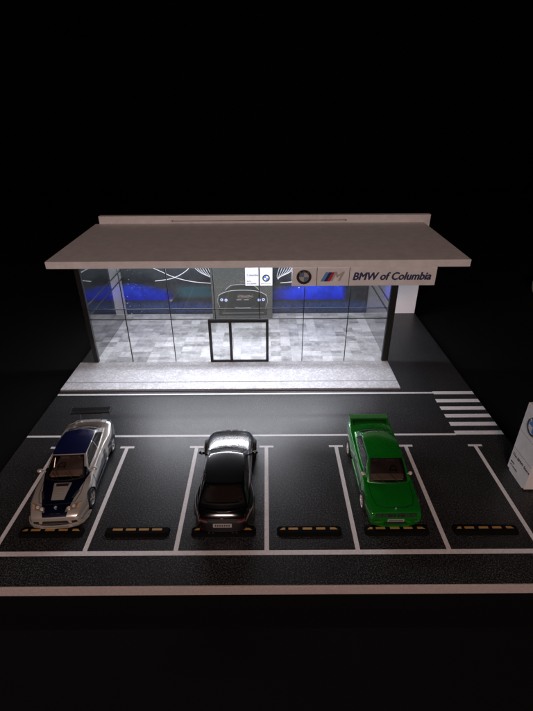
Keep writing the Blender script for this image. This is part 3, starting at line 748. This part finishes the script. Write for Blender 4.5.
# --- race coupe -------------------------------------------------
def gtr_extra(root, body, patch, seam, Lh, S, env):
    hit = env['hit']
    # splitter and lower lip
    b = bmesh.new()
    out = [(-1.39, -2.5), (-1.37, -2.9), (-1.25, -3.18), (-1.0, -3.38), (-.6, -3.50), (0, -3.54), (.6, -3.50), (1.0, -3.38), (1.25, -3.18), (1.37, -2.9), (1.39, -2.5)]
    prism(b, out, 'z', .10, .16); obj('front_splitter', b, S['paint'], root)
    b = bmesh.new(); tube(b, [(p[0]*.985, p[1]+.03, .27) for p in out[1:-1]], .035, 8); obj('bumper_lip', b, S['paint'], root, smooth=True)
    patch('bumper_intake', [(-.62, .24), (.62, .24), (.55, .40), (-.55, .40)], 'front', DARKM, .012, .02)
    for sx in (-1, 1):
        patch('side_intake', [(sx*.74, .25), (sx*1.0, .27), (sx*.98, .38), (sx*.74, .38)], 'front', DARKM, .012, .02, N=6)
        o = patch('headlight', [(sx*.47, -3.14), (sx*1.00, -2.98), (sx*1.13, -2.66), (sx*.50, -2.95)], 'top', HOUS, .010, .03)
        for q, yy in ((.62, -2.99), (.82, -2.90)):
            h = hit((sx*q, yy, 5), (0, 0, -1))[0]; bb = bmesh.new(); disc(bb, .075, .02, 18); obj('lamp_bulb', xf(bb, Matrix.Translation((sx*q, yy, h.z+.012)) @ Matrix.Rotation(math.radians(28), 4, 'X')), LAMPW, o)
        patch('indicator', [(sx*.95, -2.98), (sx*1.04, -2.95), (sx*1.12, -2.70), (sx*1.0, -2.76)], 'top', ORANGE, .016, .02, N=6)
        patch('bonnet_slot', [(sx*.62, -2.55), (sx*.76, -2.50), (sx*.90, -2.10), (sx*.78, -2.14)], 'top', DARKM, .012, .02, N=6)
        patch('tail_lamp', [(sx*.62, .92), (sx*1.12, .95), (sx*1.10, 1.18), (sx*.66, 1.18)], 'rear', REDL, .02, .02)
        b = bmesh.new(); box(b, sx*1.20-.05, sx*1.20+.05, -1.45, 1.15, .12, .24, .02); obj('side_skirt', b, S['paint'], root)
    kidneys(body, -3.19, .66, .24, .13, INKB)
    h = hit((0, -2.95, 5), (0, 0, -1)); badge(body, 0, -2.95, h[0].z+.003, .085, 25)
    patch('bonnet_vent', [(-.28, -1.90), (.28, -1.90), (.30, -1.76), (-.30, -1.76)], 'top', DARKM, .010, .02, N=6)
    b = bmesh.new()
    for i in range(5): seam([(-.24, -2.5+i*.13), (.24, -2.5+i*.13)], 'top', .008, bmx=b)
    obj('vent_louvres', b, INKG, body)
    # rear wing
    w_ = bpy.data.objects.new('rear_wing', None); COL.objects.link(w_); w_.parent = root; w_.empty_display_size = .003
    b = bmesh.new(); prism(b, [(3.00, 1.80), (3.06, 1.84), (3.26, 1.86), (3.50, 1.91), (3.50, 1.88), (3.26, 1.815), (3.08, 1.79)], 'x', -1.10, 1.10); obj('wing_blade', b, BLACK, w_)
    for sx in (-1, 1):
        b = bmesh.new(); box(b, sx*1.115-.014, sx*1.115+.014, 2.96, 3.54, 1.74, 1.98, .004); obj('end_plate', b, BLACK, w_)
        b = bmesh.new(); prism(b, [(2.9, 1.30), (3.08, 1.30), (3.30, 1.81), (3.16, 1.81)], 'x', sx*.6-.02, sx*.6+.02); obj('wing_strut', b, BLACK, w_)
    # lettering on the boot lid (reads towards the rear, unreadable marks in the photo kept as bars)
    b = bmesh.new()
    for i in range(7): box(b, -.62+i*.18, -.50+i*.18, 2.62, 2.80, 0, .004)
    for v in b.verts:
        q = hit((v.co.x, v.co.y, 5), (0, 0, -1))[0]; v.co.z += q.z+.002
    obj('boot_marks', b, INKG, body)
    b = bmesh.new(); A = Vector(S['cabin']['A'])
    for sx in (-1, 1): tube(b, [(sx*.80, A.y+.75, 1.2), (sx*.72, A.y+1.15, 1.80), (sx*.66, A.y+2.2, 1.78)], .03)
    tube(b, [(-.72, A.y+1.17, 1.80), (.72, A.y+1.17, 1.80)], .03); tube(b, [(-.7, A.y+1.9, 1.3), (.7, A.y+1.9, 1.78)], .03); obj('roll_cage', b, CHR, root)
    for sx in (-.5, .5):
        b = bmesh.new(); tube(b, [(sx, 3.0, .28), (sx, 3.36, .28)], .07, 14); obj('exhaust', b, CHR, root)
GTR = dict(name='race_coupe', wide=1.05, L=6.6, axles=(-2.05, 1.92), R=.47, track=1.37, tw=.40, flare=.20, nose=.5, spokes=5, crease=.35,
    stations=[(-3.34, .88, .20, .48, .56), (-3.26, 1.08, .15, .60, .68), (-3.02, 1.13, .13, .74, .84), (-2.6, 1.20, .13, .90, 1.00), (-2.05, 1.22, .14, 1.02, 1.12), (-1.5, 1.22, .16, 1.10, 1.22), (-.9, 1.22, .17, 1.16, 1.26), (0, 1.22, .17, 1.20, 1.28), (.9, 1.22, .17, 1.24, 1.32), (1.45, 1.23, .17, 1.28, 1.36), (1.92, 1.24, .17, 1.31, 1.40), (2.5, 1.22, .18, 1.32, 1.42), (2.95, 1.16, .20, 1.30, 1.41), (3.16, 1.06, .24, 1.20, 1.34), (3.26, .90, .32, 1.02, 1.16)],
    cabin=dict(A=(1.02, -1.42, 1.20), B=(.82, -.42, 1.86), C=(.78, 1.38, 1.84), D=(.98, 2.28, 1.34)), rw=(.10, .90, .10, .90),
    sw=((.12, .50, .22, .86), (.56, .86, .22, .86)), glass=CARGL, paint=race_paint(), roofpaint=car_paint('lit_blue_roof_paint', (.010,.012,.075), .5), extra=gtr_extra, wheel_side=-1,  # roof blue brighter than the stripe: light on the roof put into its colour
    dash=mat('brown_dash', (.36,.25,.20), .6), mirror=car_paint('silver_paint', (.62,.60,.57), .5))
make_car(GTR, 'silver and dark blue race coupe with tall black rear wing in the left bay', (-9.93, 4.75, 0), math.radians(3.0))

# --- black coupe ------------------------------------------------
def blk_extra(root, body, patch, seam, Lh, S, env):
    hit = env['hit']
    for sx in (-1, 1):
        patch('headlight', [(sx*.60, .70), (sx*1.15, .76), (sx*1.18, .92), (sx*.64, .84)], 'front', LAMPW, .015, .02)
        patch('tail_lamp', [(sx*.62, .86), (sx*1.22, .90), (sx*1.22, 1.08), (sx*.70, 1.06)], 'rear', REDL, .02, .02)
        patch('rear_reflector', [(sx*.86, .36), (sx*1.10, .38), (sx*1.10, .44), (sx*.86, .42)], 'rear', REDL, .012, .01, N=4)
        for q in (.44, .62):
            b = bmesh.new(); lt = bmesh.new(); tube(lt, [(sx*q, 3.10, .26), (sx*q, 3.36, .26)], .055, 16); join(b, lt); obj('exhaust', b, BLACK, root, smooth=True)
    kidneys(body, -3.29, .70, .34, .22, BLACK)
    q = hit((0, 6, .74), (0, -1, 0))[0]; plate(body, q.y+.03, .74, 1, 7, tilt=-8)
    q = hit((0, 6, 1.14), (0, -1, 0)); badge(body, 0, q[0].y+.01, 1.14, .085, -100 if False else -110)
    # lip spoiler
    b = bmesh.new(); pts = []
    for i in range(21):
        x = -1.0+i*.1; y = 3.12-.18*(x/1.0)**2; h = hit((x, y, 5), (0, 0, -1))[0]; pts.append((x, y, h.z+.02))
    tube(b, pts, .04, 8); obj('lip_spoiler', b, S['paint'], body, smooth=True)
    patch('rear_diffuser', [(-.85, .20), (.85, .20), (.80, .34), (-.80, .34)], 'rear', BLACK, .02, .02)
    b = bmesh.new()
    for sx in (-1, 1): seam([(sx*.45, -1.5), (sx*.30, -2.9)], 'top', .016, bmx=b)
    obj('bonnet_crease', b, S['paint'], body, smooth=True)
    h = hit((0, -3.0, 5), (0, 0, -1))[0]; badge(body, 0, -3.0, h.z+.004, .085, 15)
BLK = dict(name='coupe', L=6.7, axles=(-2.12, 1.98), R=.47, track=1.42, tw=.38, flare=.20, wide=.95, nose=.42, spokes=10, crease=.2,
    stations=[(-3.35, .80, .22, .60, .68), (-3.25, 1.08, .17, .76, .84), (-2.95, 1.22, .15, .90, 1.00), (-2.5, 1.28, .15, 1.00, 1.12), (-2.12, 1.29, .16, 1.06, 1.18), (-1.5, 1.29, .17, 1.13, 1.25), (-.9, 1.29, .17, 1.17, 1.28), (0, 1.28, .17, 1.20, 1.30), (.9, 1.29, .17, 1.25, 1.34), (1.5, 1.31, .17, 1.29, 1.38), (1.98, 1.32, .17, 1.31, 1.41), (2.5, 1.29, .18, 1.30, 1.43), (2.95, 1.22, .20, 1.24, 1.42), (3.2, 1.14, .24, 1.12, 1.33), (3.34, .98, .30, .96, 1.10)],
    cabin=dict(A=(1.08, -1.10, 1.21), B=(.86, .02, 1.95), C=(.85, 1.88, 1.90), D=(1.12, 2.78, 1.36)), rw=(.08, .92, .16, .84),
    sw=((.12, .50, .22, .84), (.56, .84, .22, .84)), glass=CARGLD, paint=car_paint('black_paint', (.003,.003,.0035), .1, .2, .1), roofpaint=car_paint('black_roof_paint', (.006,.006,.007), .1, .22, .1), extra=blk_extra)
make_car(BLK, 'glossy black coupe parked nose towards the showroom, tail to the viewer', (-1.97, 4.20, 0), math.pi)

# --- green boxy coupe ---------------------------------------------
def grn_extra(root, body, patch, seam, Lh, S, env):
    hit = env['hit']
    for sx in (-1, 1):
        for k, q in enumerate((.50, .80)):
            h = hit((sx*q, -6, .74), (0, 1, 0))[0]
            if h:
                b = bmesh.new(); disc(b, .105, .02, 20); xf(b, front_M(sx*q, h.y-.0, .74)); o = obj('headlight', b, LAMPD, body)
                b = bmesh.new(); disc(b, .118, .03, 20, r_in=.10); xf(b, front_M(sx*q, h.y-.0, .74)); obj('lamp_ring', b, GP, o)
        patch('indicator', [(sx*.72, .42), (sx*1.0, .42), (sx*1.0, .50), (sx*.72, .50)], 'front', LAMPD, .012, .02, N=4)
        patch('tail_lamp', [(sx*.50, .82), (sx*1.08, .82), (sx*1.08, 1.02), (sx*.50, 1.02)], 'rear', REDL, .02, .02)
        b = bmesh.new(); box(b, sx*1.17-.05, sx*1.17+.05, -1.4, 1.1, .16, .27, .02); obj('side_skirt', b, S['paint'], root)
    patch('grille_panel', [(-.95, .64), (.95, .64), (.95, .84), (-.95, .84)], 'front', DARKM, .006, .02)
    h = hit((0, -6, .74), (0, 1, 0))[0]; kidneys(body, h.y-.03, .74, .15, .21, GP, .012)
    patch('bumper_intake', [(-.55, .22), (.55, .22), (.52, .33), (-.52, .33)], 'front', DARKM, .012, .02)
    h = hit((0, -6, .48), (0, 1, 0))[0]; plate(body, h.y-.03, .47, -1, 7, w=.38, h=.075)
    b = bmesh.new(); seam([(-1.16, .56), (-.6, .56), (.6, .56), (1.16, .56)], 'front', .022, bmx=b); obj('bumper_strip', b, S['paint'], body, smooth=True)
    b = bmesh.new(); prism(b, [(-1.16, -2.8), (-1.06, -3.12), (-.6, -3.30), (.6, -3.30), (1.06, -3.12), (1.16, -2.8)], 'z', .13, .20); obj('front_lip', b, S['paint'], root)
    # boxy rear spoiler, a hoop standing on the boot lid
    b = bmesh.new(); pts = [(-1.06, 2.62), (-1.06, 3.20), (-.98, 3.30), (.98, 3.30), (1.06, 3.20), (1.06, 2.62), (.99, 2.62), (.99, 3.10), (.93, 3.16), (-.93, 3.16), (-.99, 3.10), (-.99, 2.62)]
    box(b, -1.02, 1.02, 3.00, 3.42, 1.46, 1.55, .03)
    for sx in (-1, 1): prism(b, [(2.60, 1.30), (3.30, 1.30), (3.42, 1.552), (3.00, 1.552)], 'x', sx*1.02-.06, sx*1.02+.06)
    sp_ = obj('rear_spoiler', b, S['paint'], root)
    b = bmesh.new(); box(b, -.955, .955, 3.14, 3.20, 1.25, 1.455); obj('spoiler_slot_shade', b, DARKM, sp_)  # dark panel filling the slot, painted-in shade under the blade
    b = bmesh.new()
    for sx in (-1, 1): seam([(sx*.42, -1.65), (sx*.36, -2.9)], 'top', .014, bmx=b)
    obj('bonnet_crease', b, S['paint'], body, smooth=True)
    b = bmesh.new()
    for sx in (-1, 1): 
        for v in ((-2.0,), ): pass
    b.free()
    h = hit((0, -2.98, 5), (0, 0, -1))[0]; badge(body, 0, -2.98, h.z+.004, .065, 8)
    for sx in (.5,):
        b = bmesh.new(); tube(b, [(sx, 2.9, .26), (sx, 3.3, .26)], .06, 14); obj('exhaust', b, CHR, root)
GP = car_paint('green_metallic_paint', (.006,.225,.015), .4, .2)
GRN = dict(name='boxy_coupe', wide=1.04, mo=.15, ms=.10, L=6.45, axles=(-2.02, 1.78), R=.44, track=1.34, tw=.36, flare=.10, nose=.32, spokes=8, crease=.55, edge=.95, sm=2, wsb=.16,
    stations=[(-3.20, 1.09, .22, .58, .62), (-3.18, 1.13, .18, .84, .87), (-3.0, 1.14, .15, .90, .95), (-2.5, 1.17, .15, .98, 1.03), (-2.02, 1.18, .16, 1.03, 1.09), (-1.5, 1.18, .17, 1.09, 1.16), (-.9, 1.18, .17, 1.13, 1.20), (0, 1.18, .17, 1.16, 1.24), (.9, 1.18, .17, 1.20, 1.28), (1.4, 1.19, .17, 1.23, 1.31), (1.78, 1.19, .17, 1.26, 1.33), (2.4, 1.18, .18, 1.28, 1.36), (2.9, 1.16, .20, 1.28, 1.38), (3.16, 1.12, .22, 1.26, 1.36), (3.22, 1.06, .30, 1.06, 1.12)],
    cabin=dict(A=(1.02, -1.50, 1.13), B=(.84, -.62, 1.93), C=(.80, 1.20, 1.92), D=(.98, 2.10, 1.30)), rw=(.09, .91, .12, .90),
    sw=((.11, .52, .20, .86), (.58, .85, .20, .86)), glass=CARGLD, paint=GP, roofpaint=GP, extra=grn_extra, dash=TAN, mirror=mat('pale_mirror', (.6,.55,.5), .4))
make_car(GRN, 'boxy metallic green coupe with boot spoiler parked nose to the viewer', (5.88, 4.52, 0), math.radians(.5))
bpy.context.view_layer.update()
